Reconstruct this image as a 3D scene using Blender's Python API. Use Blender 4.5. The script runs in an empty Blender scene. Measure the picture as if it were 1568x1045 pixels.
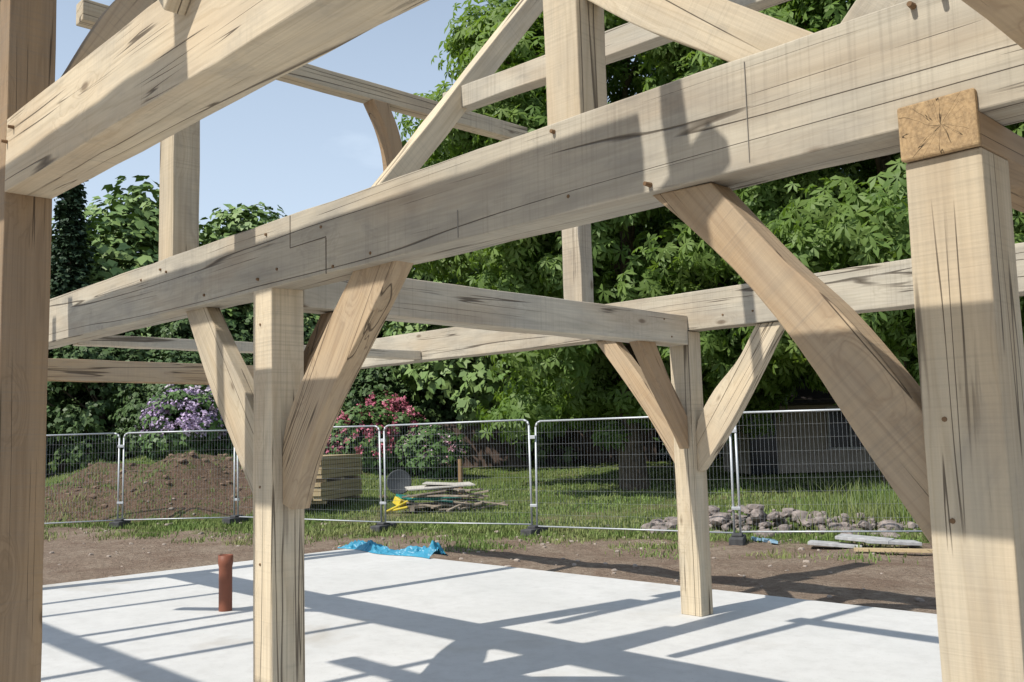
import bpy, math, random, bmesh
import numpy as np
from mathutils import Vector, Matrix, noise
random.seed(7); rng=np.random.default_rng(7)
SC=bpy.context.scene; COL=bpy.context.collection

# ------------------------------------------------------------------ helpers
def link(o,parent=None):
    COL.objects.link(o)
    if parent is not None: o.parent=parent
    return o
def empty(name):
    o=bpy.data.objects.new(name,None); o.empty_display_size=.3; return link(o)
def mesh_obj(name,verts,faces,mat=None,parent=None,smooth=False,matrix=None):
    me=bpy.data.meshes.new(name); me.from_pydata([tuple(v) for v in verts],[],faces); me.update()
    if mat: me.materials.append(mat)
    if smooth:
        for p in me.polygons: p.use_smooth=True
    o=bpy.data.objects.new(name,me); link(o,parent)
    if matrix is not None: o.matrix_world=matrix
    return o
def np_mesh(name,V,F,mat,parent=None,smooth=False):
    me=bpy.data.meshes.new(name); V=np.asarray(V,np.float32); F=np.asarray(F,np.int32); m,k=F.shape
    me.vertices.add(len(V)); me.vertices.foreach_set('co',V.ravel())
    me.loops.add(m*k); me.loops.foreach_set('vertex_index',F.ravel())
    me.polygons.add(m); me.polygons.foreach_set('loop_start',np.arange(0,m*k,k,dtype=np.int32))
    me.polygons.foreach_set('loop_total',np.full(m,k,dtype=np.int32))
    if smooth: me.polygons.foreach_set('use_smooth',np.ones(m,dtype=bool))
    me.update(calc_edges=True); me.validate()
    me.materials.append(mat)
    o=bpy.data.objects.new(name,me); link(o,parent); return o

class NT:
    def __init__(s,name):
        s.m=bpy.data.materials.new(name); s.m.use_nodes=True; s.t=s.m.node_tree; s.t.nodes.clear()
        s.out=s.n('ShaderNodeOutputMaterial')
    def n(s,typ,**kw):
        nd=s.t.nodes.new(typ)
        for k,v in kw.items(): setattr(nd,k,v)
        return nd
    def l(s,a,b): s.t.links.new(a,b)
    def noise(s,vec,scale,detail=4,rough=.55,dist=0.):
        nd=s.n('ShaderNodeTexNoise'); nd.inputs['Scale'].default_value=scale; nd.inputs['Detail'].default_value=detail
        nd.inputs['Roughness'].default_value=rough; nd.inputs['Distortion'].default_value=dist
        s.l(vec,nd.inputs['Vector']); return nd.outputs['Fac']
    def ramp(s,fac,stops):
        nd=s.n('ShaderNodeValToRGB'); cr=nd.color_ramp
        while len(cr.elements)<len(stops): cr.elements.new(.5)
        for e,(p,c) in zip(cr.elements,stops):
            e.position=p; e.color=(c,c,c,1) if not isinstance(c,tuple) else (*c,1)
        s.l(fac,nd.inputs[0]); return nd.outputs[0]
    def math(s,op,a,b=None,c=None,clamp=False):
        nd=s.n('ShaderNodeMath',operation=op,use_clamp=clamp)
        for i,v in enumerate((a,b,c)):
            if v is None: continue
            if isinstance(v,(int,float)): nd.inputs[i].default_value=v
            else: s.l(v,nd.inputs[i])
        return nd.outputs[0]
    def mix(s,fac,a,b,mode='MIX'):
        nd=s.n('ShaderNodeMix',data_type='RGBA',blend_type=mode)
        for sock,v in ((nd.inputs[0],fac),(nd.inputs[6],a),(nd.inputs[7],b)):
            if isinstance(v,(int,float)): sock.default_value=v
            elif isinstance(v,tuple): sock.default_value=(*v,1)
            else: s.l(v,sock)
        return nd.outputs[2]
    def scale(s,vec,sc,loc=None):
        nd=s.n('ShaderNodeMapping'); nd.inputs['Scale'].default_value=sc
        if loc is not None: nd.inputs['Location'].default_value=loc
        s.l(vec,nd.inputs['Vector']); return nd.outputs[0]
    def bsdf(s,color,rough=.8,bump=None,bstr=.3,bdist=.01,metal=0.,spec=.3):
        b=s.n('ShaderNodeBsdfPrincipled')
        if isinstance(color,tuple): b.inputs['Base Color'].default_value=(*color,1)
        else: s.l(color,b.inputs['Base Color'])
        b.inputs['Roughness'].default_value=rough; b.inputs['Metallic'].default_value=metal
        b.inputs['Specular IOR Level'].default_value=spec
        if bump is not None:
            bp=s.n('ShaderNodeBump'); bp.inputs['Strength'].default_value=bstr; bp.inputs['Distance'].default_value=bdist
            s.l(bump,bp.inputs['Height']); s.l(bp.outputs[0],b.inputs['Normal'])
        s.l(b.outputs[0],s.out.inputs[0]); return s.m
    def objvec(s,rand=True):
        tc=s.n('ShaderNodeTexCoord')
        if not rand: return tc.outputs['Object'],None
        oi=s.n('ShaderNodeObjectInfo'); c=s.n('ShaderNodeCombineXYZ')
        r=s.math('MULTIPLY',oi.outputs['Random'],37.)
        s.l(r,c.inputs[0]); s.l(s.math('MULTIPLY',r,1.7),c.inputs[1]); s.l(s.math('MULTIPLY',r,2.3),c.inputs[2])
        a=s.n('ShaderNodeVectorMath',operation='ADD'); s.l(tc.outputs['Object'],a.inputs[0]); s.l(c.outputs[0],a.inputs[1])
        return a.outputs[0],oi.outputs['Random']

def wood_mat(name,light,dark,orange=0.,grey=.35,checks=1.):
    s=NT(name); v,rnd=s.objvec()
    vk=s.scale(v,(1.3,3.2,3.2))
    vor=s.n('ShaderNodeTexVoronoi'); vor.inputs['Scale'].default_value=1.; s.l(vk,vor.inputs['Vector'])
    kd=vor.outputs['Distance']
    knot=s.ramp(kd,[(0.,1.),(.045,.85),(.06,.35),(.085,0.)])
    halo=s.ramp(kd,[(0.,1.),(.34,0.)])
    gv=s.scale(v,(.32,8,8)); off=s.n('ShaderNodeCombineXYZ')
    s.l(s.math('MULTIPLY',halo,1.3),off.inputs[1]); s.l(s.math('MULTIPLY',halo,1.0),off.inputs[2])
    ga=s.n('ShaderNodeVectorMath',operation='ADD'); s.l(gv,ga.inputs[0]); s.l(off.outputs[0],ga.inputs[1]); gv2=ga.outputs[0]
    big=s.noise(gv2,1.1,3,.5,.6)
    fine=s.noise(s.scale(v,(2.,75,75)),1.,3,.6)
    rings=s.n('ShaderNodeMath',operation='PINGPONG'); s.l(s.math('MULTIPLY',big,12.),rings.inputs[0]); rings.inputs[1].default_value=1.
    col=s.mix(s.ramp(rings.outputs[0],[(0.,0.),(.6,.12),(1.,.55)]),light,dark)
    col=s.mix(s.ramp(fine,[(.35,.0),(.7,.36)]),col,tuple(c*.6 for c in light))
    st=s.noise(s.scale(v,(1.3,3.2,3.2)),1.2,4,.62,.3)
    col=s.mix(s.ramp(st,[(.40,0.),(.72,grey)]),col,(.27,.25,.22))
    st2=s.noise(s.scale(v,(.9,3.8,3.8),(9,2,4)),1.,3,.5)
    col=s.mix(s.ramp(st2,[(.47,0.),(.70,.30+orange)]),col,(.43,.275,.135))
    # blue-grey iron / mould smudges
    ir=s.noise(s.scale(v,(3.2,6,6),(11,7,2)),1.,4,.65,.5)
    col=s.mix(s.ramp(ir,[(.60,0.),(.76,.7*grey)]),col,(.17,.17,.165))
    # band-saw marks across the grain
    saw=s.noise(s.scale(v,(85,1.3,1.3)),1.,2,.5,.2)
    sm=s.noise(s.scale(v,(1.1,2,2),(5,5,5)),1.,2)
    sawf=s.math('MULTIPLY',s.ramp(saw,[(.5,0.),(.75,.32)]),s.ramp(sm,[(.4,.1),(.62,1.)]))
    col=s.mix(sawf,col,(.22,.19,.15))
    # drying checks: long fine splits along the length
    def chk(sc,loc,w,msc,mloc,m0):
        ck=s.noise(s.scale(v,sc,loc),1.,2.2,.45,0.)
        l_=s.ramp(s.math('ABSOLUTE',s.math('SUBTRACT',ck,.5)),[(.0,1.),(w,.85),(w*2.,0.)])
        m_=s.ramp(s.noise(s.scale(v,msc,mloc),1.,2),[(m0,0.),(m0+.06,1.)])
        return s.math('MULTIPLY',l_,m_)
    crack=s.math('MAXIMUM',chk((.13,5.5,5.5),(1,6,2),.0034,(.55,2.2,2.2),(2,8,3),.45),chk((.20,14,14),(6,3,9),.0042,(1.0,4,4),(7,1,5),.54))
    col=s.mix(s.math('MULTIPLY',crack,.85*checks),col,(.06,.042,.028))
    col=s.mix(s.math('MULTIPLY',knot,.75),col,(.12,.075,.042))
    br=s.math('MULTIPLY_ADD',rnd,.26,.86); hv=s.n('ShaderNodeHueSaturation'); hv.inputs['Saturation'].default_value=.93; s.l(br,hv.inputs['Value']); s.l(col,hv.inputs['Color'])
    h=s.math('ADD',s.math('MULTIPLY',fine,.35),s.math('MULTIPLY',crack,-1.)); h=s.math('ADD',h,s.math('MULTIPLY',saw,.35))
    return s.bsdf(hv.outputs[0],.8,h,.7,.006,spec=.15)
OAK=wood_mat('oak_sawn',(.61,.505,.35),(.43,.335,.21),grey=.4)
OAKG=wood_mat('oak_weathered',(.58,.515,.40),(.43,.375,.28),grey=.6)
OAKB=wood_mat('oak_brace',(.52,.38,.23),(.31,.20,.11),orange=.25,grey=.3)
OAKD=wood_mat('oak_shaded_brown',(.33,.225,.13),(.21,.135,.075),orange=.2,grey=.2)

def endgrain_mat():
    s=NT('oak_end_grain'); tc=s.n('ShaderNodeTexCoord'); v0=tc.outputs['Object']
    nw=s.noise(v0,9,2); ofs=s.n('ShaderNodeCombineXYZ'); s.l(s.math('MULTIPLY_ADD',nw,.03,-.005),ofs.inputs[1]); s.l(s.math('MULTIPLY_ADD',nw,-.03,.02),ofs.inputs[2])
    ad=s.n('ShaderNodeVectorMath',operation='ADD'); s.l(v0,ad.inputs[0]); s.l(ofs.outputs[0],ad.inputs[1]); v=ad.outputs[0]
    ln=s.n('ShaderNodeVectorMath',operation='LENGTH'); s.l(s.scale(v,(0,1,1)),ln.inputs[0]); r0_=ln.outputs['Value']
    nz=s.noise(v,14,3); nzb=s.noise(v,60,4,.75)
    w=s.math('SINE',s.math('MULTIPLY',s.math('ADD',s.math('MULTIPLY',r0_,120.),s.math('MULTIPLY',nz,6.)),3.1))
    col=s.mix(s.ramp(w,[(0.,.0),(1.,.3)]),(.44,.305,.165),(.28,.175,.085)); col=s.mix(s.ramp(nzb,[(.4,0.),(.65,.7)]),col,(.19,.13,.075))
    sp=s.n('ShaderNodeSeparateXYZ'); s.l(v,sp.inputs[0])
    ang=s.math('ARCTAN2',sp.outputs[1],sp.outputs[2])
    cv=s.n('ShaderNodeCombineXYZ'); s.l(s.math('MULTIPLY',s.math('SINE',ang),2.6),cv.inputs[0]); s.l(s.math('MULTIPLY',s.math('COSINE',ang),2.6),cv.inputs[1]); s.l(s.math('MULTIPLY',r0_,3.),cv.inputs[2])
    an=s.noise(cv.outputs[0],1.,2,.5); cr=s.math('ABSOLUTE',s.math('SUBTRACT',an,.5))
    wid=s.math('DIVIDE',.00050,s.math('ADD',r0_,.008))
    an2=s.noise(s.scale(cv.outputs[0],(1,1,0),(4,4,4)),1.,1)
    m=s.math('LESS_THAN',cr,wid); m=s.math('MULTIPLY',m,s.math('LESS_THAN',r0_,s.math('MULTIPLY_ADD',an2,.22,-.02)))
    col=s.mix(s.math('MULTIPLY',m,.9),col,(.03,.02,.012))
    return s.bsdf(col,.9,nzb,.5,.003)
ENDG=endgrain_mat()
def plain(name,col,rough=.7,metal=0.,var=.15,nscale=8,bump=0.):
    s=NT(name); v,_=s.objvec(); nz=s.noise(v,nscale,5,.6)
    c=s.mix(s.ramp(nz,[(.3,0.),(.7,1.)]),tuple(x*(1-var) for x in col),tuple(min(1,x*(1+var)) for x in col))
    return s.bsdf(c,rough,nz if bump else None,bump,.02,metal)
DARKLINE=plain('dark_joint_gap',(.10,.08,.06))
PEG=plain('oak_peg',(.17,.10,.05))
STAIN=plain('grey_saw_stain',(.24,.22,.19))

# ------------------------------------------------------------------ camera
f=1435.;P=math.radians(5.9);R=0.027;A=math.radians(46.3);E=1.6
sp,cp=math.sin(P),math.cos(P);sa,ca=math.sin(A),math.cos(A)
fwd=Vector((-sa*cp,ca*cp,sp)); r0=Vector((ca,sa,0)); up0=r0.cross(fwd)
rt=r0*math.cos(R)-up0*math.sin(R); up=up0*math.cos(R)+r0*math.sin(R)
cd=bpy.data.cameras.new('camera'); cam=link(bpy.data.objects.new('camera',cd))
M=Matrix((rt,up,-fwd)).transposed().to_4x4(); M.translation=Vector((0,0,E)); cam.matrix_world=M
cd.sensor_width=36; cd.lens=f/1568*36; cd.clip_end=2000; cd.clip_start=.05
SC.camera=cam

# ------------------------------------------------------------------ light
EL=math.radians(49); ax,ay=-.13,-.9915
sdir=Vector((ax*math.cos(EL),ay*math.cos(EL),math.sin(EL)))
sl=bpy.data.lights.new('sun','SUN'); sl.energy=4.9; sl.angle=math.radians(.53); sl.color=(1.,.955,.87)
so=link(bpy.data.objects.new('sun',sl)); so.rotation_euler=sdir.to_track_quat('Z','Y').to_euler(); so.location=(0,-10,20)
W=bpy.data.worlds.new('World'); SC.world=W; W.use_nodes=True; nt=W.node_tree; nt.nodes.clear()
sky=nt.nodes.new('ShaderNodeTexSky'); sky.sky_type='NISHITA'; sky.sun_disc=False; sky.sun_elevation=EL
sky.sun_rotation=math.atan2(ax,ay); sky.air_density=1.; sky.dust_density=.8; sky.ozone_density=1.8
tc=nt.nodes.new('ShaderNodeTexCoord'); mp=nt.nodes.new('ShaderNodeMapping'); mp.inputs['Scale'].default_value=(1.4,1.4,4.); mp.inputs['Location'].default_value=(.35,.2,0)
nz=nt.nodes.new('ShaderNodeTexNoise'); nz.inputs['Scale'].default_value=1.9; nz.inputs['Detail'].default_value=6; nz.inputs['Roughness'].default_value=.52
rp=nt.nodes.new('ShaderNodeValToRGB'); rp.color_ramp.elements[0].position=.40; rp.color_ramp.elements[0].color=(0.0,0.0,0.0,1); rp.color_ramp.elements[1].position=.68; rp.color_ramp.elements[1].color=(.75,.75,.75,1)
sx=nt.nodes.new('ShaderNodeSeparateXYZ'); rh=nt.nodes.new('ShaderNodeValToRGB'); rh.color_ramp.elements[0].position=.14; rh.color_ramp.elements[0].color=(.85,.85,.85,1); rh.color_ramp.elements[1].position=.55; rh.color_ramp.elements[1].color=(.33,.33,.33,1)
mm=nt.nodes.new('ShaderNodeMath'); mm.operation='MAXIMUM'
mx=nt.nodes.new('ShaderNodeMix'); mx.data_type='RGBA'; mx.inputs[7].default_value=(5.9,7.0,8.3,1)
bg=nt.nodes.new('ShaderNodeBackground'); bg.inputs[1].default_value=.125; ow=nt.nodes.new('ShaderNodeOutputWorld')
L=nt.links.new; L(tc.outputs['Generated'],mp.inputs[0]); L(mp.outputs[0],nz.inputs['Vector']); L(nz.outputs['Fac'],rp.inputs[0]); L(tc.outputs['Generated'],sx.inputs[0]); L(sx.outputs[2],rh.inputs[0])
L(rp.outputs[0],mm.inputs[0]); L(rh.outputs[0],mm.inputs[1]); L(mm.outputs[0],mx.inputs[0]); L(sky.outputs[0],mx.inputs[6]); L(mx.outputs[2],bg.inputs[0]); L(bg.outputs[0],ow.inputs[0])
SC.view_settings.view_transform='Standard'; SC.view_settings.look='None'; SC.view_settings.exposure=0

# ------------------------------------------------------------------ timber frame
FR=empty('oak_timber_frame')
def fixn(o):
    bm=bmesh.new(); bm.from_mesh(o.data); bmesh.ops.recalc_face_normals(bm,faces=bm.faces); bm.to_mesh(o.data); bm.free()
def beam(name,p0,p1,w,h,mat=OAK,refz=None,jit=.004,bev=.006):
    p0=Vector(p0);p1=Vector(p1);d=(p1-p0);Ln=d.length;x=d.normalized()
    z=Vector(refz) if refz else (Vector((0,0,1)) if abs(x.z)<.9 else Vector((1,0,0)))
    y=z.cross(x).normalized(); z=x.cross(y)
    n=max(2,int(Ln/.3)); V=[];F=[]
    for i in range(n+1):
        t=-Ln/2+Ln*i/n
        for (a,b) in ((-1,-1),(1,-1),(1,1),(-1,1)):
            j=jit if 0<i<n else 0
            V.append((t,a*w/2+random.uniform(-j,j)*.7,b*h/2+random.uniform(-j,j)))
    for i in range(n):
        for k in range(4): F.append((i*4+k,(i+1)*4+k,(i+1)*4+(k+1)%4,i*4+(k+1)%4)[::-1])
    F.append((0,1,2,3)[::-1]); F.append((n*4,n*4+1,n*4+2,n*4+3))
    M=Matrix((x,y,z)).transposed().to_4x4(); M.translation=(p0+p1)/2
    o=mesh_obj(name,V,F,mat,FR,False,M); fixn(o)
    if bev:
        b=o.modifiers.new('b','BEVEL'); b.width=bev; b.segments=2; b.limit_method='ANGLE'; b.angle_limit=math.radians(50)
    return o
def post(name,x0,x1,y0,y1,z0,z1,mat=OAK):
    return beam(name,((x0+x1)/2,(y0+y1)/2,z0),((x0+x1)/2,(y0+y1)/2,z1),y1-y0,x1-x0,mat,refz=(1,0,0))
def beamX(name,x0,x1,y0,y1,zb0,zb1,h,mat=OAK):
    return beam(name,(x0,(y0+y1)/2,zb0+h/2),(x1,(y0+y1)/2,zb1+h/2),y1-y0,h,mat)
def beamY(name,y0,y1,x0,x1,zb0,zb1,h,mat=OAK):
    return beam(name,((x0+x1)/2,y0,zb0+h/2),((x0+x1)/2,y1,zb1+h/2),x1-x0,h,mat)
def resample(pts,n):
    pts=[Vector((p[0],p[1],0)) for p in pts]
    P=[pts[0]*2-pts[1]]+pts+[pts[-1]*2-pts[-2]]; out=[]
    m=len(pts)-1
    for i in range(n+1):
        u=i/n*m; k=min(int(u),m-1); t=u-k
        a,b,c,d=P[k],P[k+1],P[k+2],P[k+3]
        out.append(.5*((2*b)+(c-a)*t+(2*a-5*b+4*c-d)*t*t+(-a+3*b-3*c+d)*t**3))
    return out
def brace(name,Lp,Rp,axis,t0,t1,mat=OAKB,n=14):
    Lr=resample(Lp,n);Rr=resample(Rp,n)
    def W3(p,t): return Vector((p.x,t,p.y)) if axis=='Y' else Vector((t,p.x,p.y))
    a=W3((Lr[0]+Rr[0])/2,(t0+t1)/2); b=W3((Lr[-1]+Rr[-1])/2,(t0+t1)/2)
    x=(b-a).normalized(); y=Vector((0,1,0)) if axis=='Y' else Vector((1,0,0)); z=x.cross(y)
    M=Matrix((x,y,z)).transposed().to_4x4(); M.translation=(a+b)/2; Mi=M.inverted()
    V=[];F=[]
    for l,r in zip(Lr,Rr):
        for q in (W3(l,t0),W3(r,t0),W3(r,t1),W3(l,t1)): V.append(Mi@q)
    for i in range(n):
        for k in range(4): F.append((i*4+k,i*4+(k+1)%4,(i+1)*4+(k+1)%4,(i+1)*4+k))
    F.append((3,2,1,0)); F.append((n*4,n*4+1,n*4+2,n*4+3))
    o=mesh_obj(name,V,F,mat,FR,False,M); fixn(o)
    bv=o.modifiers.new('b','BEVEL'); bv.width=.006; bv.segments=2; bv.limit_method='ANGLE'; bv.angle_limit=math.radians(50)
    return o

beamX('front_plate',-12.1,3.2,2.78,3.0,2.59,2.46,.40,OAKG)
post('middle_post',-5.19,-4.97,2.78,3.0,0,2.535,OAK)
post('near_post',-1.17,-.95,2.78,3.0,0,2.392,OAK)
post('gable_post_front',-12.08,-11.86,2.78,3.0,0,2.585)
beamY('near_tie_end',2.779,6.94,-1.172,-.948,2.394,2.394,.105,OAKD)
eb=beam('near_tie_end_grain',(-1.06,2.757,2.478),(-1.06,2.778,2.478),.226,.168,ENDG)
post('right_post',2.8,3.02,2.78,3.0,0,2.46)
brace('middle_post_brace_right',[(-4.97,1.25),(-4.93,1.71),(-4.55,2.18),(-4.19,2.55)],[(-4.86,1.22),(-4.72,1.52),(-4.48,1.84),(-4.16,2.17),(-3.82,2.53)],'Y',2.85,2.97)
brace('middle_post_brace_left',[(-5.19,1.15),(-5.40,1.38),(-5.64,1.67),(-5.92,2.0),(-6.30,2.56)],[(-5.19,1.64),(-5.32,1.80),(-5.50,2.02),(-5.73,2.26),(-5.98,2.55)],'Y',2.85,2.95,OAK)
brace('near_post_brace',[(-1.17,1.22),(-1.37,1.53),(-1.56,1.84),(-1.77,2.12),(-2.0,2.36),(-2.16,2.51)],[(-1.17,1.62),(-1.28,1.78),(-1.44,1.99),(-1.64,2.20),(-1.89,2.50)],'Y',2.82,2.95)
beamY('tie_beam',3.003,6.945,-5.19,-4.972,2.43,2.39,.265,OAKG)
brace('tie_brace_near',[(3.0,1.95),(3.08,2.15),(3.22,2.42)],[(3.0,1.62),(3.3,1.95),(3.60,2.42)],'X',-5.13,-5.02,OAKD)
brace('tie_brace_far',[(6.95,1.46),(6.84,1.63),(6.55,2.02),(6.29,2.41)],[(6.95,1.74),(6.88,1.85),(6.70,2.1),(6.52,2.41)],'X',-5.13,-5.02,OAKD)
beamX('back_plate',-12.1,3.2,6.95,7.17,2.58,2.46,.345,OAKG)
post('back_post',-5.19,-4.97,6.95,7.13,0,2.515,OAK)
post('back_gable_post',-12.1,-11.9,6.95,7.15,0,2.575,OAK)
post('back_right_post',-1.17,-.95,6.95,7.15,0,2.49,OAK)
post('back_end_post',2.8,3.02,6.95,7.17,0,2.46)
brace('back_brace_left',[(-5.19,1.28),(-5.24,1.36),(-5.47,1.72),(-5.78,2.12),(-6.12,2.53)],[(-5.19,1.58),(-5.24,1.70),(-5.43,1.97),(-5.64,2.23),(-5.89,2.53)],'Y',6.99,7.10)
brace('back_brace_right',[(-4.97,1.26),(-4.91,1.30),(-4.60,1.68),(-4.30,2.12),(-4.05,2.51)],[(-4.97,1.60),(-4.92,1.75),(-4.75,1.98),(-4.5,2.22),(-4.30,2.51)],'Y',6.99,7.10,OAK)
beamY('gable_tie',2.99,6.96,-12.05,-11.83,2.43,2.43,.26,OAKB)
beamY('inner_tie',3.0,6.94,-9.0,-8.85,2.55,2.57,.10,OAKG)
post('upper_post_near',-2.67,-2.48,2.79,2.97,2.86,5.4,OAK)
post('upper_post_left',-6.62,-6.38,2.79,2.99,2.93,5.0,OAK)
post('upper_post_back',-6.50,-6.25,6.96,7.14,2.86,5.2,OAKG)
beamY('cross_rail',2.1,6.25,-6.37,-6.24,4.44,4.44,.15,OAK)
brace('cross_rail_strut',[(4.42,4.44),(4.55,4.2),(4.62,3.9),(4.62,3.35)],[(4.58,4.44),(4.69,4.2),(4.76,3.9),(4.77,3.35)],'X',-6.37,-6.22,OAKD)
beam('rafter',(-4.6,3.13,2.86),(-4.6,5.2,5.36),.10,.15,OAK)
beam('purlin',(-4.75,4.0,3.87),(1.5,4.0,3.60),.11,.145,OAKG)
brace('upper_brace',[(-1.42,2.89),(-1.6,3.02),(-2.0,3.32),(-2.48,3.75)],[(-1.75,2.89),(-1.9,3.0),(-2.2,3.2),(-2.48,3.42)],'Y',2.84,2.94,OAK)
brace('upper_brace_right',[(-1.15,2.88),(-.95,3.05),(-.6,3.4)],[(-1.42,2.88),(-1.2,3.1),(-.8,3.5)],'Y',2.84,2.94,OAKG)
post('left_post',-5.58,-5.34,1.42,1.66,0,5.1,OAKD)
beamX('left_plate',-5.34,3.2,1.42,1.66,2.965,2.75,.395,OAK)
brace('left_post_brace',[(1.66,3.55),(1.75,3.75),(1.98,4.2),(2.3,4.6)],[(1.66,3.25),(1.9,3.68),(2.13,4.1),(2.5,4.6)],'X',-5.50,-5.38,OAKB)
beamY('near_cross_tie',-3.0,2.775,-.81,-.55,2.62,2.62,.30,OAKB)
# unseen roof invented behind and above the camera, added for its cast shadows
beamX('shadow_eaves_purlin',-8.6,-2.35,1.30,1.44,4.22,4.22,.17)  # added out of view to lay long shade on the front plate
beamX('shadow_valley_purlin',-6.6,-3.3,.15,.29,4.30,4.25,.14)  # added out of view to shade the left plate
beamX('added_rear_plate',-12,3.2,-3.0,-2.78,2.55,2.55,.38)
beamX('shadow_rear_purlin',-11,3.2,-1.2,-1.05,4.5,4.5,.18)
for i,x in enumerate((-9,-5.05,-1.6,2.9)):
    post('added_rear_post',x-.11,x+.11,-3.0,-2.78,0,2.55)
for x in (-10.4,-9.1,-7.7,-6.1,-3.4,-.4): beam('shadow_rear_rafter',(x,-2.9,2.95),(x,.6,5.3),.09,.13)  # added thin members, here and below, for more shadow strips
for x in (-9.6,-3.2): beam('shadow_diagonal_brace',(x,1.38,3.2),(x+1.2,1.38,4.25),.08,.12)
for x in (-11.2,-8.6,-2.2,-.9): beam('shadow_collar',(x,-1.1,4.45),(x,1.4,4.45),.10,.13)

def zb(x): return 2.59+(2.46-2.59)*(x+12.1)/15.3
def strip(name,x,z,w,h,mat=DARKLINE,y=2.7765):
    mesh_obj(name,[(x-w/2,y,z-h/2),(x+w/2,y,z-h/2),(x+w/2,y,z+h/2),(x-w/2,y,z+h/2),
                   (x-w/2,y+.004,z-h/2),(x+w/2,y+.004,z-h/2),(x+w/2,y+.004,z+h/2),(x-w/2,y+.004,z+h/2)],
             [(0,1,2,3),(0,4,5,1),(3,2,6,7),(0,3,7,4),(1,5,6,2)],mat,FR)
strip('scarf_joint_top',-4.75,zb(-4.75)+.30,.005,.19)
strip('scarf_joint_run',-4.56,zb(-4.5)+.205,.38,.004)
strip('scarf_joint_bottom',-4.37,zb(-4.37)+.10,.005,.2)
strip('saw_kerf_mark',-1.70,zb(-1.7)+.2,.0022,.36,STAIN)
strip('saw_kerf_mark',-3.25,zb(-3.2)+.08,.005,.13,STAIN)
def peg(x,y,z,axis='Y',r=.011,l=.03):
    V=[];n=8
    for k in (0,1):
        for i in range(n):
            a=2*math.pi*i/n; rr=r*(1-.25*(1-k))
            if axis=='Y': V.append((x+rr*math.cos(a),y-l+(l+.01)*k,z+rr*math.sin(a)))
            else: V.append((x+l-(l+.01)*k,y+rr*math.cos(a),z+rr*math.sin(a)))
    F=[(i,(i+1)%n,n+(i+1)%n,n+i) for i in range(n)]+[tuple(range(n))[::-1]]
    mesh_obj('peg',V,F,PEG,FR)
for x,dz,l in ((-1.11,.37,.03),(-1.02,.38,.045),(-2.13,.03,.035),(-2.62,.36,.02),(-2.55,.07,.004),(-4.3,.03,.008),(-4.42,.27,.006),(-3.95,.05,.006),
             (-5.13,.07,.012),(-5.03,.33,.01),(-4.9,.10,.008),(-5.85,.06,.01),(-6.55,.33,.012),(-6.45,.3,.01),(-6.9,.3,.006)):
    peg(x,2.78,zb(x)+dz,'Y',.011,l)
for z in (1.62,1.33,.62): peg(-1.12+.1*(z%.3),2.78,z,'Y',.010,.004)
for z in (2.32,1.35,.9): peg(-5.1,2.78,z,'Y',.010,.006)
for (y,z) in ((3.25,2.47),(3.5,2.45),(6.6,2.6),(6.7,2.45)): peg(-4.972,y,z,'X',.010,.006)
for x in (-5.0,-4.6,-4.3,-6.1,-5.8): peg(x,6.95,2.62,'Y',.011,.006)
peg(-5.2,1.42,3.28,'Y'); peg(-5.31,1.42,3.23,'Y')

# ------------------------------------------------------------------ ground
def gfun(x,y): return y-(17.06+.451*x)
def nz3(x,y,s): return noise.noise(Vector((x*s,y*s,3.3)))
def gh(x,y):
    g=gfun(x,y); z=-.12
    if g>0: z+=.032*min(g,40)
    dx,dy=x+27.8,y-12.8; z+=1.25*math.exp(-(dx*dx+dy*dy)/26)
    u=(x+22.4)*.691+(y-9.9)*.723; v=-(x+22.4)*.723+(y-9.9)*.691
    e=(u/3.6)**2+(v/2.0)**2
    if e<1.6: z+=max(0,1-e/1.3)**.9*(1.0+.42*nz3(x,y,.9))*(.95+.12*math.sin(u*2.1))+.16*nz3(x,y,2.6)*max(0,1-e/1.6)
    if not(-12.6<x<4 and y<9): z+=.04*nz3(x,y,.9)+.028*nz3(x,y,2.7)
    return z
def axis_pts(a,b,c,d,fine,nout):
    mid=list(np.arange(b,c,fine)); lo=[b-(b-a)*((i/nout)**2) for i in range(nout,0,-1)]; hi=[c+(d-c)*((i/nout)**2) for i in range(0,nout+1)]
    return lo+mid+hi
xs=axis_pts(-600,-34,5,400,.2,26); ys=axis_pts(-400,-4,30,700,.2,26)
nx,ny=len(xs),len(ys)
V=np.array([(x,y,gh(x,y)) for y in ys for x in xs])
I=np.arange(nx*ny).reshape(ny,nx); F=np.stack([I[:-1,:-1],I[:-1,1:],I[1:,1:],I[1:,:-1]],-1).reshape(-1,4)
s=NT('soil_and_grass'); tc_=s.n('ShaderNodeTexCoord'); v=tc_.outputs['Object']; spx=s.n('ShaderNodeSeparateXYZ'); s.l(v,spx.inputs[0])
g=s.math('SUBTRACT',spx.outputs[1],s.math('MULTIPLY_ADD',spx.outputs[0],.451,17.06))
gn=s.noise(v,.9,5,.65,.5); gn2=s.noise(v,3.5,5,.7)
g=s.math('ADD',g,s.math('MULTIPLY_ADD',gn,5.,-2.5)); g=s.math('ADD',g,s.math('MULTIPLY_ADD',gn2,2.4,-1.2))
gm=s.ramp(s.math('MULTIPLY_ADD',g,.25,.50),[(.35,0.),(.62,1.)])
c1=s.n('ShaderNodeMapping'); c1.inputs['Location'].default_value=(22.4,-9.9,0); s.l(v,c1.inputs[0])
sx_=s.n('ShaderNodeSeparateXYZ'); s.l(c1.outputs[0],sx_.inputs[0])
uu=s.math('ADD',s.math('MULTIPLY',sx_.outputs[0],.691/3.9),s.math('MULTIPLY',sx_.outputs[1],.723/3.9))
vv=s.math('ADD',s.math('MULTIPLY',sx_.outputs[0],-.723/2.3),s.math('MULTIPLY',sx_.outputs[1],.691/2.3))
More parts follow.
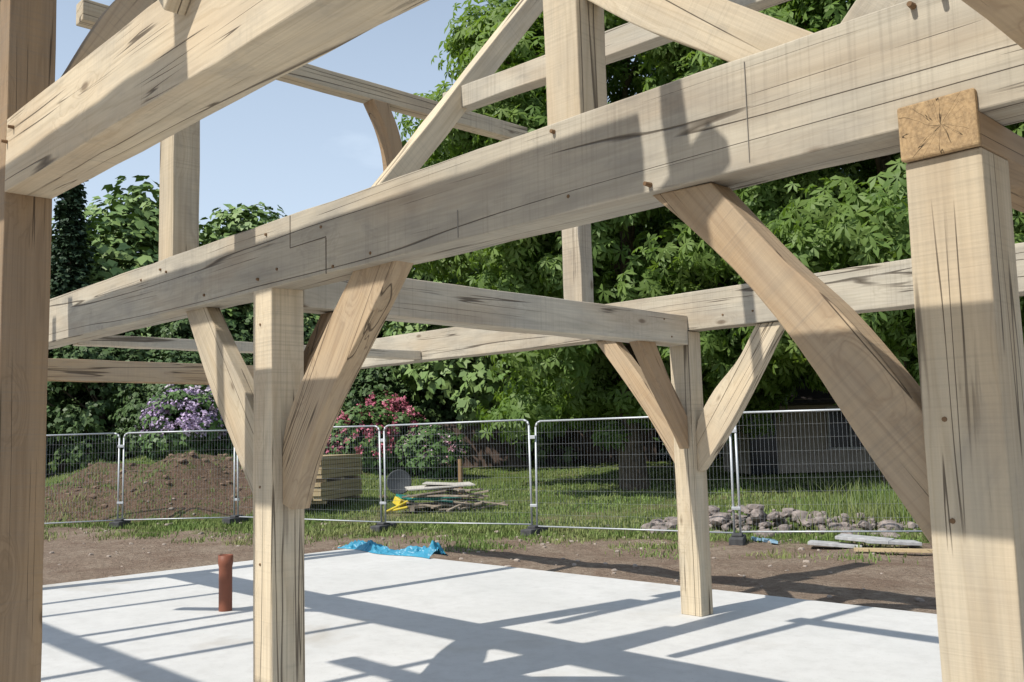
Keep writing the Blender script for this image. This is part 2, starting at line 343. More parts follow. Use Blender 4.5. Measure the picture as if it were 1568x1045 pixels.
ee=s.math('ADD',s.math('MULTIPLY',uu,uu),s.math('MULTIPLY',vv,vv)); hm=s.ramp(s.math('ADD',ee,s.math('MULTIPLY_ADD',gn2,.8,-.4)),[(.9,1.),(1.0,0.)])
d1=s.noise(v,1.3,6,.7,.3); d2=s.noise(v,14,5,.75); d3=s.noise(v,60,2,.6)
dirt=s.mix(s.ramp(d1,[(.35,0.),(.65,1.)]),(.27,.19,.14),(.43,.34,.26))
dirt=s.mix(s.ramp(d2,[(.43,.0),(.66,.75)]),dirt,(.17,.12,.085))
dirt=s.mix(s.ramp(d3,[(.6,0.),(.72,.55)]),dirt,(.52,.45,.37))
gr=s.mix(s.ramp(d1,[(.35,0.),(.65,1.)]),(.10,.15,.035),(.19,.235,.07)); gr=s.mix(s.ramp(d2,[(.4,0.),(.7,.7)]),gr,(.07,.10,.028))
gr=s.mix(s.ramp(s.noise(v,.5,4),[(.52,0.),(.68,.65)]),gr,(.30,.245,.15))
hd=s.mix(s.ramp(d2,[(.35,0.),(.7,1.)]),(.22,.15,.105),(.10,.065,.045))
hd=s.mix(s.ramp(gn2,[(.56,0.),(.66,.7)]),hd,(.10,.13,.04))
col=s.mix(gm,dirt,gr); col=s.mix(hm,col,hd)
hh=s.math('ADD',s.math('MULTIPLY',d2,1.),s.math('MULTIPLY',d3,.35))
GM=s.bsdf(col,.95,hh,1.,.09,spec=.1)
np_mesh('ground',V,F,GM,smooth=True)

s=NT('concrete'); v,_=s.objvec(False); a=s.noise(v,.8,6,.65,.4); b=s.noise(v,6,5,.7); c=s.noise(v,90,2)
col=s.mix(s.ramp(a,[(.3,0.),(.7,1.)]),(.54,.535,.515),(.63,.62,.60)); col=s.mix(s.ramp(b,[(.45,0.),(.75,.5)]),col,(.44,.43,.41))
pd=s.noise(s.scale(v,(1,1,1),(4.1,2.2,0)),.55,4,.6,.3); col=s.mix(s.ramp(pd,[(.58,0.),(.68,.5)]),col,(.37,.33,.27))
col=s.mix(s.ramp(s.noise(v,38,3,.7),[(.62,0.),(.72,.45)]),col,(.30,.28,.25))
CM=s.bsdf(col,.7,s.math('ADD',b,s.math('MULTIPLY',c,.3)),.15,.012)
x0,x1,y0,y1=-12.2,3.6,-4.2,8.1
sl_=mesh_obj('concrete_slab',[(x0,y0,-.3),(x1,y0,-.3),(x1,y1,-.3),(x0,y1,-.3),(x0,y0,0),(x1,y0,0),(x1,y1+.35,0),(x0,y1,0)],
  [(4,5,6,7),(0,1,5,4),(1,2,6,5),(2,3,7,6),(3,0,4,7),(3,2,1,0)],CM)
bv=sl_.modifiers.new('b','BEVEL'); bv.width=.012; bv.segments=2

class Acc:
    def __init__(s): s.V=[];s.F=[]
    def tube(s,p0,p1,r,n=6,r1=None,cap=True):
        p0=Vector(p0);p1=Vector(p1);d=(p1-p0).normalized(); a=d.orthogonal().normalized(); b=d.cross(a); r1=r if r1 is None else r1
        o=len(s.V)
        for p,rr in ((p0,r),(p1,r1)):
            for i in range(n):
                t=2*math.pi*i/n; s.V.append(p+a*rr*math.cos(t)+b*rr*math.sin(t))
        for i in range(n): s.F.append((o+i,o+(i+1)%n,o+n+(i+1)%n,o+n+i))
        if cap: s.F.append(tuple(o+i for i in range(n))[::-1]); s.F.append(tuple(o+n+i for i in range(n)))
    def box(s,c,size,rot=0.,tilt=None):
        c=Vector(c);hx,hy,hz=[q/2 for q in size]; o=len(s.V); Mr=Matrix.Rotation(rot,3,'Z')
        if tilt: Mr=Mr@Matrix.Rotation(tilt[0],3,'X')@Matrix.Rotation(tilt[1],3,'Y')
        for z in (-hz,hz):
            for (x,y) in ((-hx,-hy),(hx,-hy),(hx,hy),(-hx,hy)): s.V.append(c+Mr@Vector((x,y,z)))
        for q in ((3,2,1,0),(4,5,6,7),(0,1,5,4),(1,2,6,5),(2,3,7,6),(3,0,4,7)): s.F.append(tuple(o+i for i in q))
    def obj(s,name,mat,parent=None,smooth=False,bevel=0):
        o=mesh_obj(name,s.V,s.F,mat,parent,smooth)
        if bevel:
            b=o.modifiers.new('b','BEVEL'); b.width=bevel; b.segments=2; b.limit_method='ANGLE'
        return o

# ------------------------------------------------------------------ mesh fence
GAL=plain('galvanised_steel',(.50,.52,.54),.5,.4,.1,30)
FOOT=plain('fence_foot_rubber',(.07,.07,.072),.9,0,.3,12)
FE=empty('temporary_mesh_fence')
FP=[(-24.3,1.9),(-22.4,4.9),(-20.42,7.85),(-18.67,9.62),(-14.95,10.75),(-11.9,11.8),(-8.32,12.67),(-5.9,14.3),(-2.9,15.9),(.2,17.4),(3.3,18.9)]
for i in range(len(FP)-1):
    a=Vector((*FP[i],0)); b=Vector((*FP[i+1],0)); d=(b-a).normalized(); a2=a+d*.05; b2=b-d*.05
    za=gh(a.x,a.y)*.5-.03+random.uniform(-.02,.02); zc=gh(b.x,b.y)*.5-.03+random.uniform(-.02,.02)
    lean=Vector((-d.y,d.x,0))*random.uniform(-.06,.06)
    def pt(t,h):
        p=a2.lerp(b2,t); p.z=za+(zc-za)*t+h; return p+lean*(h/2)
    fr=Acc(); H=1.98; r=.019; Ln=(b2-a2).length; c=.10/Ln
    fr.tube(pt(0,0),pt(0,H-.1),r,8); fr.tube(pt(1,0),pt(1,H-.1),r,8)
    fr.tube(pt(c,H),pt(1-c,H),r*.9,8); fr.tube(pt(0,.14),pt(1,.14),r*.7,8)
    for (t0,t1,t2) in ((0,c*.3,c),(1,1-c*.3,1-c)):
        fr.tube(pt(t0,H-.1),pt(t1,H-.03),r,8); fr.tube(pt(t1,H-.03),pt(t2,H),r,8)
    fr.obj('panel_frame',GAL,FE,True)
    w=Acc(); nw=int(Ln/.06)
    for k in range(1,nw): w.tube(pt(k/nw,.14),pt(k/nw,H),.0015,3,cap=False)
    for k in range(1,9): w.tube(pt(0,.14+k*.205),pt(1,.14+k*.205),.0019,3,cap=False)
    w.obj('panel_mesh',GAL,FE)
    ft=Acc(); m=pt(0,0)-d*.05; ang=math.atan2(d.y,d.x)+math.pi/2+random.uniform(-.15,.15)
    gz=gh(m.x,m.y)
    ft.box((m.x,m.y,gz+.05),(.66,.22,.12),ang); ft.box((m.x,m.y,gz+.13),(.26,.16,.05),ang); ft.obj('foot',FOOT,FE,bevel=.02)
    cl=Acc(); cl.box((m.x,m.y,m.z+1.7),(.05,.14,.06),ang); cl.box((m.x,m.y,m.z+.5),(.05,.14,.05),ang); cl.obj('coupler',GAL,FE,bevel=.006)

# ------------------------------------------------------------------ site objects
PIPE=plain('terracotta_plastic',(.20,.07,.04),.55,0,.12,6)
def lathe(name,prof,loc,mat,n=28,parent=None):
    V=[];F=[]
    for (r,z) in prof:
        for i in range(n):
            a=2*math.pi*i/n; V.append((loc[0]+r*math.cos(a),loc[1]+r*math.sin(a),loc[2]+z))
    for k in range(len(prof)-1):
        for i in range(n): F.append((k*n+i,k*n+(i+1)%n,(k+1)*n+(i+1)%n,(k+1)*n+i))
    return mesh_obj(name,V,F,mat,parent,True)
lathe('drain_pipe',[(.064,-.05),(.064,.42),(.066,.43),(.071,.45),(.071,.535),(.062,.535),(.060,.3),(.05,.28),(.0,.28)],(-8.74,4.39,0),PIPE)
s=NT('blue_tarpaulin'); v,_=s.objvec(False); nzf=s.noise(v,7,4); TARP=s.bsdf(s.mix(nzf,(.02,.17,.30),(.05,.32,.46)),.38,s.noise(v,12,4),.6,.03,spec=.5)
V=[];F=[];n1,n2=90,26
for j in range(n2+1):
    for i in range(n1+1):
        u,w_=i/n1,j/n2; x=-12.35+2.2*u+.05*noise.noise(Vector((w_*5,u*9,4))); y=8.02+.34*w_+.06*math.sin(u*9)
        rd=1-abs(noise.noise(Vector((u*7,w_*1.5,1.7))))*2.6; rd2=1-abs(noise.noise(Vector((u*19,w_*4,6.1))))*2.6
        env=math.sin(math.pi*min(1,max(0,w_)))**.6*(.35+.65*abs(math.sin(u*5+.4)))
        z=.006+env*(.08*max(0,rd)+.06*max(0,rd2)+.01)+.20*math.exp(-((u-.95)/.03)**2)*env*(.6+.4*w_)
        V.append((x,y,max(z,.006)))
for j in range(n2):
    for i in range(n1): a=j*(n1+1)+i; F.append((a,a+1,a+n1+2,a+n1+1))
mesh_obj('blue_tarpaulin',V,F,TARP,None,False)
NEWW=wood_mat('softwood_boards',(.52,.40,.22),(.40,.28,.14),grey=.2,checks=.3)
st_=Acc(); base=Vector((-19.35,12.1,gh(-19.3,12))); ang=math.atan2(.55,.83)
zc=.08
for lay in range(9):
    if lay in (0,4):
        for k in (-1.,0,1.):
            p=base+Matrix.Rotation(ang+math.pi/2,3,'Z')@Vector((k,0,0)); st_.box((p.x,p.y,base.z+zc+.03),(1.2,.07,.06),ang)
        zc+=.075
    for k in range(5):
        off=Matrix.Rotation(ang,3,'Z')@Vector(((k-2)*.232,random.uniform(-.05,.05),0))
        st_.box((base.x+off.x,base.y+off.y,base.z+zc+.05),(.224,2.4,.094),ang)
    zc+=.102
st_.obj('timber_stack',NEWW,None,bevel=.006)
PA=empty('pallet_with_debris'); pc=Vector((-16.75,13.55,gh(-16.75,13.55))); pa=math.atan2(.723,.691)+.15
def loc(x,y,z):
    q=Matrix.Rotation(pa,3,'Z')@Vector((x,y,0)); return (pc.x+q.x,pc.y+q.y,pc.z+z)
GREYW=plain('weathered_board',(.28,.23,.18),.9,0,.35,9,.4); TEAL=plain('teal_plastic',(.02,.19,.16),.5); YEL=plain('yellow_plastic',(.60,.46,.04),.5); SHEET=plain('plasterboard',(.50,.47,.42),.8,0,.2,6); BLK=plain('black_rubber',(.04,.045,.05),.6)
p=Acc()
for k in (-.6,0,.6): p.box(loc(k,0,.07),(.1,1.0,.1),pa)
for k in range(7): p.box(loc(0,-.45+k*.15,.135),(1.4,.1,.022),pa)
for k in range(20): p.box(loc(random.uniform(-.6,.8),random.uniform(-.6,.4),.17+.016*k),(random.uniform(.6,1.5),.09,.035),pa+random.uniform(-.8,.8),(random.uniform(-.15,.15),random.uniform(-.2,.2)))
for k in range(10): p.box(loc(random.uniform(-.3,1.7),random.uniform(-.9,-.2),.05+random.uniform(0,.1)),(random.uniform(.4,1.0),.08,.035),pa+random.uniform(-1,1),(random.uniform(-.1,.1),random.uniform(-.15,.15)))
p.obj('pallet',GREYW,PA,bevel=.004)
p=Acc(); p.box(loc(.05,0,.53),(1.5,.7,.025),pa+.1,(.05,-.04)); p.box(loc(.25,.1,.57),(1.1,.6,.02),pa-.2,(.02,.06)); p.obj('sheets',SHEET,PA)
p=Acc(); p.tube(loc(-.7,-.4,.28),loc(.5,-.5,.30),.03,8); p.tube(loc(-.6,-.2,.3),loc(.3,-.55,.2),.025,8); p.box(loc(-.75,-.1,.25),(.35,.3,.16),pa+.4,(.3,.2)); p.obj('teal_pipes',TEAL,PA,bevel=.01)
p=Acc(); p.box(loc(-.85,-.25,.22),(.25,.22,.16),pa+.7,(.4,.2)); p.tube(loc(-1.2,-.5,.02),loc(-.5,-.3,.32),.03,8); p.tube(loc(-1.2,-.42,.02),loc(-.7,-.5,.12),.03,8); p.obj('yellow_bag',YEL,PA,bevel=.015)
d_=lathe('round_lid',[(.0,.0),(.25,.02),(.28,.04),(.29,.07),(.26,.055),(0,.035)],(0,0,0),BLK,26,PA)
d_.matrix_world=Matrix.Translation(loc(-.85,.6,.62))@Matrix.Rotation(pa,4,'Z')@Matrix.Rotation(math.radians(80),4,'X')
p=Acc(); p.tube(loc(-.85,.62,0),loc(-.85,.62,.6),.03,8); p.obj('lid_stake',GREYW,PA)
p=Acc(); q=(-18.0,15.3); p.tube((q[0],q[1],gh(*q)-.1),(q[0],q[1],gh(*q)+1.0),.06,10,.055); p.obj('wooden_stake',plain('stake_wood',(.30,.19,.10),.9))
STN=plain('rubble_stone',(.25,.21,.19),.95,0,.5,7,.5)
def rock(acc,c,r):
    bm=bmesh.new(); bmesh.ops.create_icosphere(bm,subdivisions=2,radius=1)
    sd=random.uniform(0,99); S=Vector((random.uniform(.7,1.4),random.uniform(.6,1.1),random.uniform(.4,.8))); Rm=Matrix.Rotation(random.uniform(0,6.3),3,'Z')@Matrix.Rotation(random.uniform(-.5,.5),3,'X')
    o=len(acc.V)
    for v_ in bm.verts:
        q=v_.co.copy(); q*=1+.5*noise.noise(q*1.1+Vector((sd,0,0))); m=max(abs(q.x),abs(q.y),abs(q.z)); q=q.lerp(q/m*.8,.75)
        q=Rm@Vector((q.x*S.x,q.y*S.y,q.z*S.z)); acc.V.append(Vector(c)+q*r)
    for f_ in bm.faces: acc.F.append(tuple(o+v_.index for v_ in f_.verts))
    bm.free()
rk=Acc()
for i in range(260):
    t=random.random(); x=-10.9+4.1*t; y=13.75+1.75*t; u=random.gauss(0,.5); x+=-u*.45*.9; y+=u*.9
    hh=.42*math.exp(-(u/.5)**2)*math.sin(min(1,max(0,t))*math.pi)
    rock(rk,(x,y,gh(x,y)+random.uniform(0,1)*hh+.01),random.choice((.04,.05,.07,.09,.12,.16)))
rk.obj('rubble_pile',STN,None)
rk=Acc()
for i in range(340):
    x=random.uniform(-22,0); y=17.06+.451*x+random.gauss(-.2,1.0) if random.random()<.4 else random.uniform(8.5,12+ (x+12)*.3)
    if x<-12.3 and random.random()<.5: y=random.uniform(2,9)
    if y<8.5 and x>-12.3: continue
    rock(rk,(x,y,gh(x,y)+.005),random.uniform(.015,.05))
rk.obj('loose_stones',plain('pale_stone',(.34,.285,.24),.95,0,.35,5),None)
rk=Acc()
for i in range(170):
    u=random.gauss(0,1.7); v_=random.gauss(0,1.0); x=-22.4+.691*u-.723*v_; y=9.9+.723*u+.691*v_
    rock(rk,(x,y,gh(x,y)),random.choice((.04,.05,.07,.10)))
rk.obj('soil_clods',plain('soil_clod',(.17,.115,.08),.95,0,.35,5,.4),None)
sb=Acc()
for (x,y,a,t) in ((-6.9,13.05,.4,.0),(-6.2,13.35,.7,.1),(-6.55,13.25,.2,.12)): sb.box((x,y,gh(x,y)+.06+t*.5),(.75,.35,.05),a,(random.uniform(-.1,.1),.06))
sb.obj('paving_slabs',plain('pale_slab',(.38,.38,.38),.85,0,.25,10),None,bevel=.008)
sb=Acc(); sb.box((-5.3,13.1,gh(-5.3,13.1)+.04),(2.4,.12,.04),math.atan2(.45,1)); sb.obj('plank',NEWW,None)
rb=Acc()
for k in range(5): rb.box((-8.3+.12*k,13.2-.07*k+random.uniform(-.1,.1),gh(-8.2,13)+.03),(.13,.09,.04),random.uniform(0,3),(.2,.2))
rb.obj('plastic_litter',plain('litter_blue',(.25,.40,.52),.4),None)

# ------------------------------------------------------------------ vegetation
def leaf_mat(name,a,b,c,trans=.3,spec=.25):
    s=NT(name); ge=s.n('ShaderNodeNewGeometry'); tcn=s.n('ShaderNodeTexCoord')
    big=s.noise(tcn.outputs['Object'],.55,2)
    col=s.mix(ge.outputs['Random Per Island'],a,b); col=s.mix(s.ramp(big,[(.42,0.),(.66,.7)]),col,c)
    bs=s.n('ShaderNodeBsdfPrincipled'); s.l(col,bs.inputs['Base Color']); bs.inputs['Roughness'].default_value=.5; bs.inputs['Specular IOR Level'].default_value=spec
    if trans<=0: s.l(bs.outputs[0],s.out.inputs[0]); return s.m
    tr=s.n('ShaderNodeBsdfTranslucent'); s.l(s.mix(1.,col,(1.5,1.6,.6),'MULTIPLY'),tr.inputs[0])
    ms=s.n('ShaderNodeMixShader'); ms.inputs[0].default_value=trans; s.l(bs.outputs[0],ms.inputs[1]); s.l(tr.outputs[0],ms.inputs[2]); s.l(ms.outputs[0],s.out.inputs[0]); return s.m
CHEST=leaf_mat('chestnut_leaves',(.095,.165,.038),(.165,.255,.065),(.21,.29,.085),.36)
DECID=leaf_mat('deciduous_leaves',(.11,.19,.055),(.18,.265,.08),(.20,.275,.10),0)
DARKL=leaf_mat('dark_leaves',(.040,.078,.026),(.078,.125,.04),(.09,.14,.05),0)
CONIF=leaf_mat('conifer_needles',(.022,.045,.025),(.045,.075,.036),(.045,.08,.038),0)
BARK=plain('bark',(.11,.085,.06),.95,0,.4,6,.6)
def tmpl(kind):
    V=[];F=[]
    if kind=='palm':
        V.append((0,0,0))
        for a in (-105,-55,0,55,105):
            a=math.radians(a); L_=1. if abs(a)<1.2 else .72; dx,dy=math.sin(a),math.cos(a); px,py=dy,-dx; o=len(V)
            V+= [(dx*.62*L_+px*.17,dy*.62*L_+py*.17,-.10),(dx*L_,dy*L_,-.34),(dx*.62*L_-px*.17,dy*.62*L_-py*.17,-.10)]
            F.append((0,o,o+1,o+2))
    else:
        V=[(0,0,0),(.36,.5,.06),(0,1.,-.08),(-.36,.5,.06)]; F=[(0,1,2,3)]
        V+=[(0,0,0),(.5,.2,.1),(.75,.65,-.1),(.25,.55,.05)]; F.append((4,5,6,7))
    return np.array(V),np.array(F)
def leaves(C,N,S,kind):
    T,TF=tmpl(kind); n=len(C); N=N/np.linalg.norm(N,axis=1,keepdims=True)
    rv=rng.normal(size=(n,3)); rv[:,2]-=.9
    t=rv-(rv*N).sum(1,keepdims=True)*N; t/=np.linalg.norm(t,axis=1,keepdims=True); b=np.cross(N,t)
    V=C[:,None,:]+S[:,None,None]*(T[None,:,0,None]*b[:,None,:]+T[None,:,1,None]*t[:,None,:]+T[None,:,2,None]*N[:,None,:])
    F=(TF[None]+ (np.arange(n)*len(T))[:,None,None]).reshape(-1,TF.shape[1])
    return V.reshape(-1,3),F
def crown(center,rad,nclump,nleaf,size,kind,clump_r=.9,low=None,inner=.35):
    cx=np.array(center);R_=np.array(rad)
    d=rng.normal(size=(nclump,3)); d/=np.linalg.norm(d,axis=1,keepdims=True)
    rr=(inner+(1-inner)*rng.random(nclump)**.45)
    lump=np.array([1+.22*noise.noise(Vector(q*2.2)+Vector((float(cx[0]),1,2))) for q in d])
    P_=cx+d*R_*(rr*lump)[:,None]
    if low is not None: P_=P_[P_[:,2]>low]
    k=len(P_); per=nleaf//k; cr=clump_r*(.6+.8*rng.random(k))
    dd=rng.normal(size=(k,per,3)); dd/=np.linalg.norm(dd,axis=2,keepdims=True); dd[:,:,2]*=.62; rad_=cr[:,None]*(.35+.65*rng.random((k,per))**.5)
    C=P_[:,None,:]+dd*rad_[:,:,None]; out=(P_-cx)/R_; out/=np.linalg.norm(out,axis=1,keepdims=True)+1e-6
    N=dd*1.0+out[:,None,:]*.5+np.array([0,0,.75])+rng.normal(size=dd.shape)*.45
    C=C.reshape(-1,3);N=N.reshape(-1,3); S=size*(.6+.7*rng.random(len(C)))
    return leaves(C,N,S,kind)+(P_,)
def tree(name,x,y,rad,cz,nclump,nleaf,size,kind,mat,trunk_r=.35,clump_r=.9,low=None,inner=.35):
    z0=gh(x,y)-.1; root=empty(name)
    V,F,P_=crown((x,y,cz),rad,nclump,nleaf,size,kind,clump_r,low,inner)
    np_mesh('crown',V,F,mat,root)
    a=Acc(); top=Vector((x+.3,y-.2,cz+rad[2]*.45)); n=7; prev=Vector((x,y,z0)); pr=trunk_r*1.25
    pts=[prev]
    for i in range(1,n+1):
        t=i/n; q=Vector((x,y,z0)).lerp(top,t)+Vector((random.uniform(-.15,.15),random.uniform(-.15,.15),0)); r_=trunk_r*(1-.8*t)
        a.tube(prev,q,pr,10,r_,False); prev=q; pr=r_; pts.append(q)
    idx=rng.permutation(len(P_))[:34]
    for i in idx:
        c=Vector([float(q) for q in P_[i]]); tz=min(max((c.z-rad[2]*.35-z0)/(top.z-z0),.22),.95); k=tz*n; b_=pts[int(k)].lerp(pts[min(n,int(k)+1)],k-int(k))
        mid=b_.lerp(c,.5)+Vector((0,0,.25)); r_=trunk_r*.35*(1-tz*.6); a.tube(b_,mid,r_,6,r_*.6,False); a.tube(mid,c,r_*.6,6,r_*.2,False)
    a.obj('trunk_and_limbs',BARK,root,True); return root
def place(px,d):
    q=(px-784)/1443.; return d*(-.723+.691*q), d*(.691+.723*q)
x,y=place(965,25); tree('horse_chestnut_tree',x,y,(5.2,5.2,7.4),8.1,340,33000,.27,'palm',CHEST,.34,.95,low=1.45)
x,y=place(1370,21.5); tree('horse_chestnut_tree',x,y,(5.2,5.2,6.0),8.0,300,27000,.26,'palm',CHEST,.38,.9,low=2.1)
x,y=place(1830,21); tree('horse_chestnut_tree',x,y,(5.,5.,6.),7.6,200,7000,.34,'palm',CHEST,.4,.95,low=2.2)
x,y=place(1200,33); tree('lime_tree',x,y,(6.5,6.5,7.5),8.5,260,10000,.40,'leaf',DARKL,.45,1.2)
x,y=place(790,36); tree('lime_tree',x,y,(4.6,4.6,7.5),8.0,240,13000,.36,'leaf',DECID,.4,1.1)
DT=empty('distant_trees')
def base_tree(mat,radz=5.2,radx=4.2,n=9500):
    V,F,P_=crown((0,0,radz+.6),(radx,radx,radz),190,n,.40,'leaf',1.05,None,.3)
    a=Acc(); a.tube((0,0,0),(0.2,.1,radz*1.5),.3,8,.08)
    for i in range(14):
        c=Vector([float(q) for q in P_[i]]); a.tube((0,0,min(c.z*.6,radz)),c,.09,5,.03,False)
    o=np_mesh('crown',V,F,mat,DT); t=a.obj('trunk',BARK,DT,True); o.location=(0,0,-60);t.location=(0,0,-60); return o,t
bases=[base_tree(DECID),base_tree(DARKL),base_tree(DECID,6.,3.6)]
def dist(px,d,k,sc,dz=0):
    x,y=place(px,d)
    for b_ in bases[k]:
        if b_.location.z<-50 : o=b_
        else:
            o=b_.copy(); COL.objects.link(o)
        o.location=(x,y,gh(x,y)-.3+dz); s_=random.uniform(.92,1.08); o.scale=(sc*s_,sc/s_,sc); o.rotation_euler=(0,0,random.uniform(0,6.3))
for px,d,k,sc in ((190,48,0,1.3),(245,52,2,1.12),(362,50,2,1.12),(320,48,0,1.1),(300,44,1,.70),(420,46,1,.72),(480,50,0,.92),(545,46,1,.72),(600,44,0,.76),(660,46,1,.85),(720,44,2,.85),
                  (150,40,1,.62),(-10,44,0,1.1),(60,52,2,1.1),(260,38,1,.5),(350,39,1,.5),(440,38,1,.48),(520,40,1,.5),(585,38,1,.46),(650,39,1,.52),(715,40,1,.52),(780,41,1,.55),(850,40,1,.55),
                  (930,42,1,.6),(1000,40,1,.55),(1080,38,1,.6),(1160,40,1,.7),(1250,38,1,.8),(1340,36,1,.8),(1430,36,1,.8),(1530,35,1,.8),(1640,35,1,.9),
                  (1480,45,1,1.3),(-250,40,0,1.1)):
    dist(px,d,k,sc)
def conifer(name,x,y,H_,R_):
    root=empty(name); z0=gh(x,y); n=480; C=[];N=[]
    for i in range(n):
        t=rng.random()**.8; z=z0+.8+t*(H_-.8); r=R_*(1-t)**.85*(.75+.5*rng.random()); a=rng.random()*6.283
        ks=24
        rr=r*np.linspace(.25,1,ks); zz=z-.25*rr+rng.normal(size=ks)*.12
        C.append(np.stack([x+rr*math.cos(a)+rng.normal(size=ks)*.16,y+rr*math.sin(a)+rng.normal(size=ks)*.16,zz],1)); N.append(np.stack([np.full(ks,math.cos(a)*.4),np.full(ks,math.sin(a)*.4),np.full(ks,1.)],1)+rng.normal(size=(ks,3))*.4)
    C=np.concatenate(C);N=np.concatenate(N); V,F=leaves(C,N,.24*(.6+.7*rng.random(len(C))),'leaf'); np_mesh('needles',V,F,CONIF,root)
    a=Acc(); a.tube((x,y,z0-.1),(x,y,z0+H_*.95),.28,8,.04); a.obj('trunk',BARK,root,True)
x,y=place(96,42); conifer('conifer_tree',x,y,14.4,2.0)
x,y=place(20,45); conifer('conifer_tree',x,y,14.,3.)
def bush(name,px,d,rad,h,flower,nf,extra=0):
    x,y=place(px,d); root=empty(name); z=gh(x,y)
    V,F,P_=crown((x,y,z+h*.42),(rad,rad*.9,h*.58),90,7000,.17,'leaf',.38,None,.4); np_mesh('foliage',V,F,leaf_mat(name+'_leaves',(.05,.10,.03),(.09,.16,.045),(.11,.18,.055),0),root)
    fm=leaf_mat(name+'_flowers',flower[0],flower[1],flower[2],0,.1)
    dd=rng.normal(size=(nf,3)); dd/=np.linalg.norm(dd,axis=1,keepdims=True); dd[:,2]=np.abs(dd[:,2])*1.0-.15
    Pc=np.array([x,y,z+h*.42])+dd*np.array([rad,rad*.9,h*.6])*(.95+.22*rng.random((nf,1)))
    C=(Pc[:,None,:]+rng.normal(size=(nf,14,3))*.055).reshape(-1,3); N=rng.normal(size=C.shape)+np.repeat(dd,14,0)
    V,F=leaves(C,N,.085*(.7+.6*rng.random(len(C))),'leaf'); np_mesh('flowers',V,F,fm,root)
    a=Acc()
    for k in range(9): a.tube((x+random.uniform(-.2,.2),y+random.uniform(-.2,.2),z-.1),(x+random.uniform(-.6,.6)*rad,y+random.uniform(-.6,.6)*rad,z+h*.7),.035,5,.015)
    a.obj('stems',BARK,root,True)
PUR=((.40,.29,.48),(.54,.42,.60),(.62,.52,.65)); PNK=((.50,.14,.21),(.62,.27,.33),(.48,.12,.17)); WHT=((.55,.48,.55),(.68,.63,.65),(.5,.42,.52))
bush('purple_rhododendron_bush',275,28,1.15,2.0,PUR,420); bush('purple_rhododendron_bush',345,29,1.0,1.8,PUR,300)
bush('pale_rhododendron_bush',300,31,1.3,2.9,WHT,300)
bush('pink_rhododendron_bush',545,30,1.2,1.9,PNK,190); bush('pink_rhododendron_bush',585,33,1.4,2.7,PNK,230); bush('pale_pink_rhododendron_bush',650,30,1.1,1.5,(PNK[1],WHT[0],WHT[1]),90)
bush('laurel_bush',500,34,1.5,2.4,((.15,.2,.06),(.15,.2,.06),(.15,.2,.06)),30)
BR=plain('old_brick_dark',(.10,.07,.055),.9,0,.35,6,.3)
w=Acc()
x0,y0=place(660,37); x1,y1=place(1000,36); ang=math.atan2(y1-y0,x1-x0); ln=math.hypot(x1-x0,y1-y0)
w.box(((x0+x1)/2,(y0+y1)/2,gh((x0+x1)/2,(y0+y1)/2)+.75),(ln,.3,1.7),ang); w.box(((x0+x1)/2,(y0+y1)/2,gh((x0+x1)/2,(y0+y1)/2)+1.65),(ln,.38,.1),ang)
w.obj('garden_wall',BR,None)
SH=empty('garden_shed'); hx,hy=place(1235,28.5); hz=gh(hx,hy); sang=math.atan2(.723,.691)+.08
def sloc(x,y,z):
    q=Matrix.Rotation(sang,3,'Z')@Vector((x,y,0)); return (hx+q.x,hy+q.y,hz+z)
RN=plain('render_wall',(.40,.34,.28),.9,0,.12,4); DK=plain('dark_glass',(.02,.025,.03),.15,0,.1); TL=plain('roof_felt',(.07,.06,.055),.9,0,.3,8); FRM=plain('window_frame_paint',(.45,.43,.40),.6)
a=Acc(); a.box(sloc(0,0,1.05),(4.6,2.6,2.1),sang); a.obj('walls',RN,SH)
a=Acc(); a.box(sloc(0,-.75,2.3),(5.0,1.7,.07),sang,(.42,0)); a.box(sloc(0,.75,2.3),(5.0,1.7,.07),sang,(-.42,0)); a.obj('roof',TL,SH)
a=Acc(); a.box(sloc(1.0,-1.31,1.25),(1.9,.03,1.1),sang); a.box(sloc(-1.9,-1.31,.95),(.8,.03,1.9),sang); a.obj('window_glass_and_door',DK,SH)
a=Acc()
for k in (-.0,.65,1.3,1.95): a.box(sloc(.03+k,-1.34,1.25),(.06,.05,1.2),sang)
for k in (.66,1.84): a.box(sloc(1.0,-1.345,k),(2.05,.05,.07),sang)
a.obj('window_frame',FRM,SH)

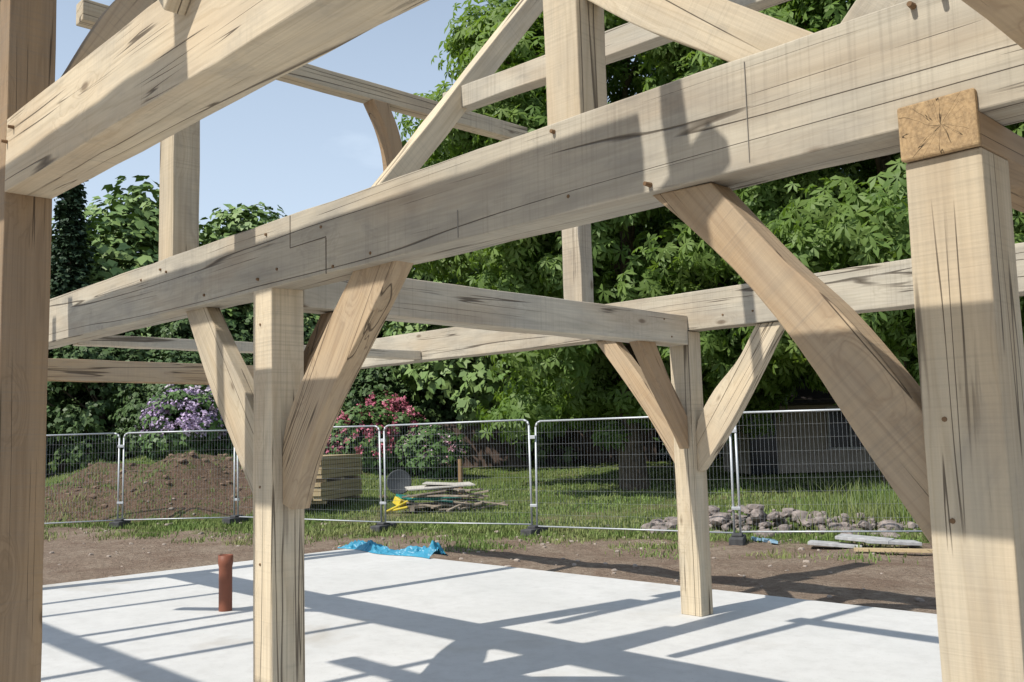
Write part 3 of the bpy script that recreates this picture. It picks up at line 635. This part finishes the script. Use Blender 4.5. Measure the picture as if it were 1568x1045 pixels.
def blades(name,n,region,hmin,hmax,mat,wd=.012):
    X=[];T=0
    while len(X)<n and T<n*12:
        T+=1; x,y=region()
        X.append((x,y,gh(x,y)-.01))
    B=np.array(X); m=len(B); h=(hmin+(hmax-hmin)*rng.random(m)**1.6); a=rng.random(m)*6.283; l=rng.normal(size=(m,2))*.3
    dx=np.cos(a)*wd;dy=np.sin(a)*wd; z=np.zeros(m)
    v0=B+np.stack([dx,dy,z],1); v1=B-np.stack([dx,dy,z],1); mid=B+np.stack([l[:,0]*h*.35,l[:,1]*h*.35,h*.6],1); v2=mid-np.stack([dx,dy,z],1)*.7; v3=mid+np.stack([dx,dy,z],1)*.7
    tip=B+np.stack([l[:,0]*h,l[:,1]*h,h],1)
    V=np.stack([v0,v1,v2,v3,tip],1).reshape(-1,3); k=np.arange(m)*5
    F=np.concatenate([np.stack([k,k+1,k+2],1),np.stack([k,k+2,k+3],1),np.stack([k+3,k+2,k+4],1)]); return np_mesh(name,V,F,mat)
GRS=leaf_mat('grass_blades',(.10,.165,.04),(.19,.26,.075),(.27,.27,.115),0,.15)
def reg_fence():
    x=random.uniform(-25,2); g_=random.expovariate(1/2.5)-.4
    if random.random()<.35: g_=random.uniform(-.3,.6)
    return x-.4*g_,17.06+.451*x+g_
blades('grass',28000,reg_fence,.02,.14,GRS,.010)
def reg_lawn():
    while True:
        px=random.uniform(60,1500); d=random.uniform(17,34); x,y=place(px,d)
        if gfun(x,y)<.3 or ((x+22.4)**2+(y-9.9)**2<10): continue
        if noise.noise(Vector((x*.45,y*.45,7.)))<-.12 and random.random()<.8: continue
        return x,y
blades('lawn_grass',36000,reg_lawn,.03,.12,GRS,.014)
def reg_tall():
    px=random.gauss(1400,80); d=random.uniform(15.6,20); return place(px,d)
blades('tall_weeds',6500,reg_tall,.12,.55,leaf_mat('weed_blades',(.13,.20,.055),(.23,.29,.10),(.24,.26,.11),.3,.15),.012)
PC=[(random.uniform(-22,-2),0) for _ in range(60)]; PC=[(x,17.06+.451*x-random.uniform(.3,2.4)) for x,_ in PC]
PC+=[(random.uniform(-25,-20.5),random.uniform(8,12)) for _ in range(16)]
def reg_patch():
    c=random.choice(PC); return random.gauss(c[0],.25),random.gauss(c[1],.2)
blades('weed_patches',8000,reg_patch,.03,.12,GRS,.010)
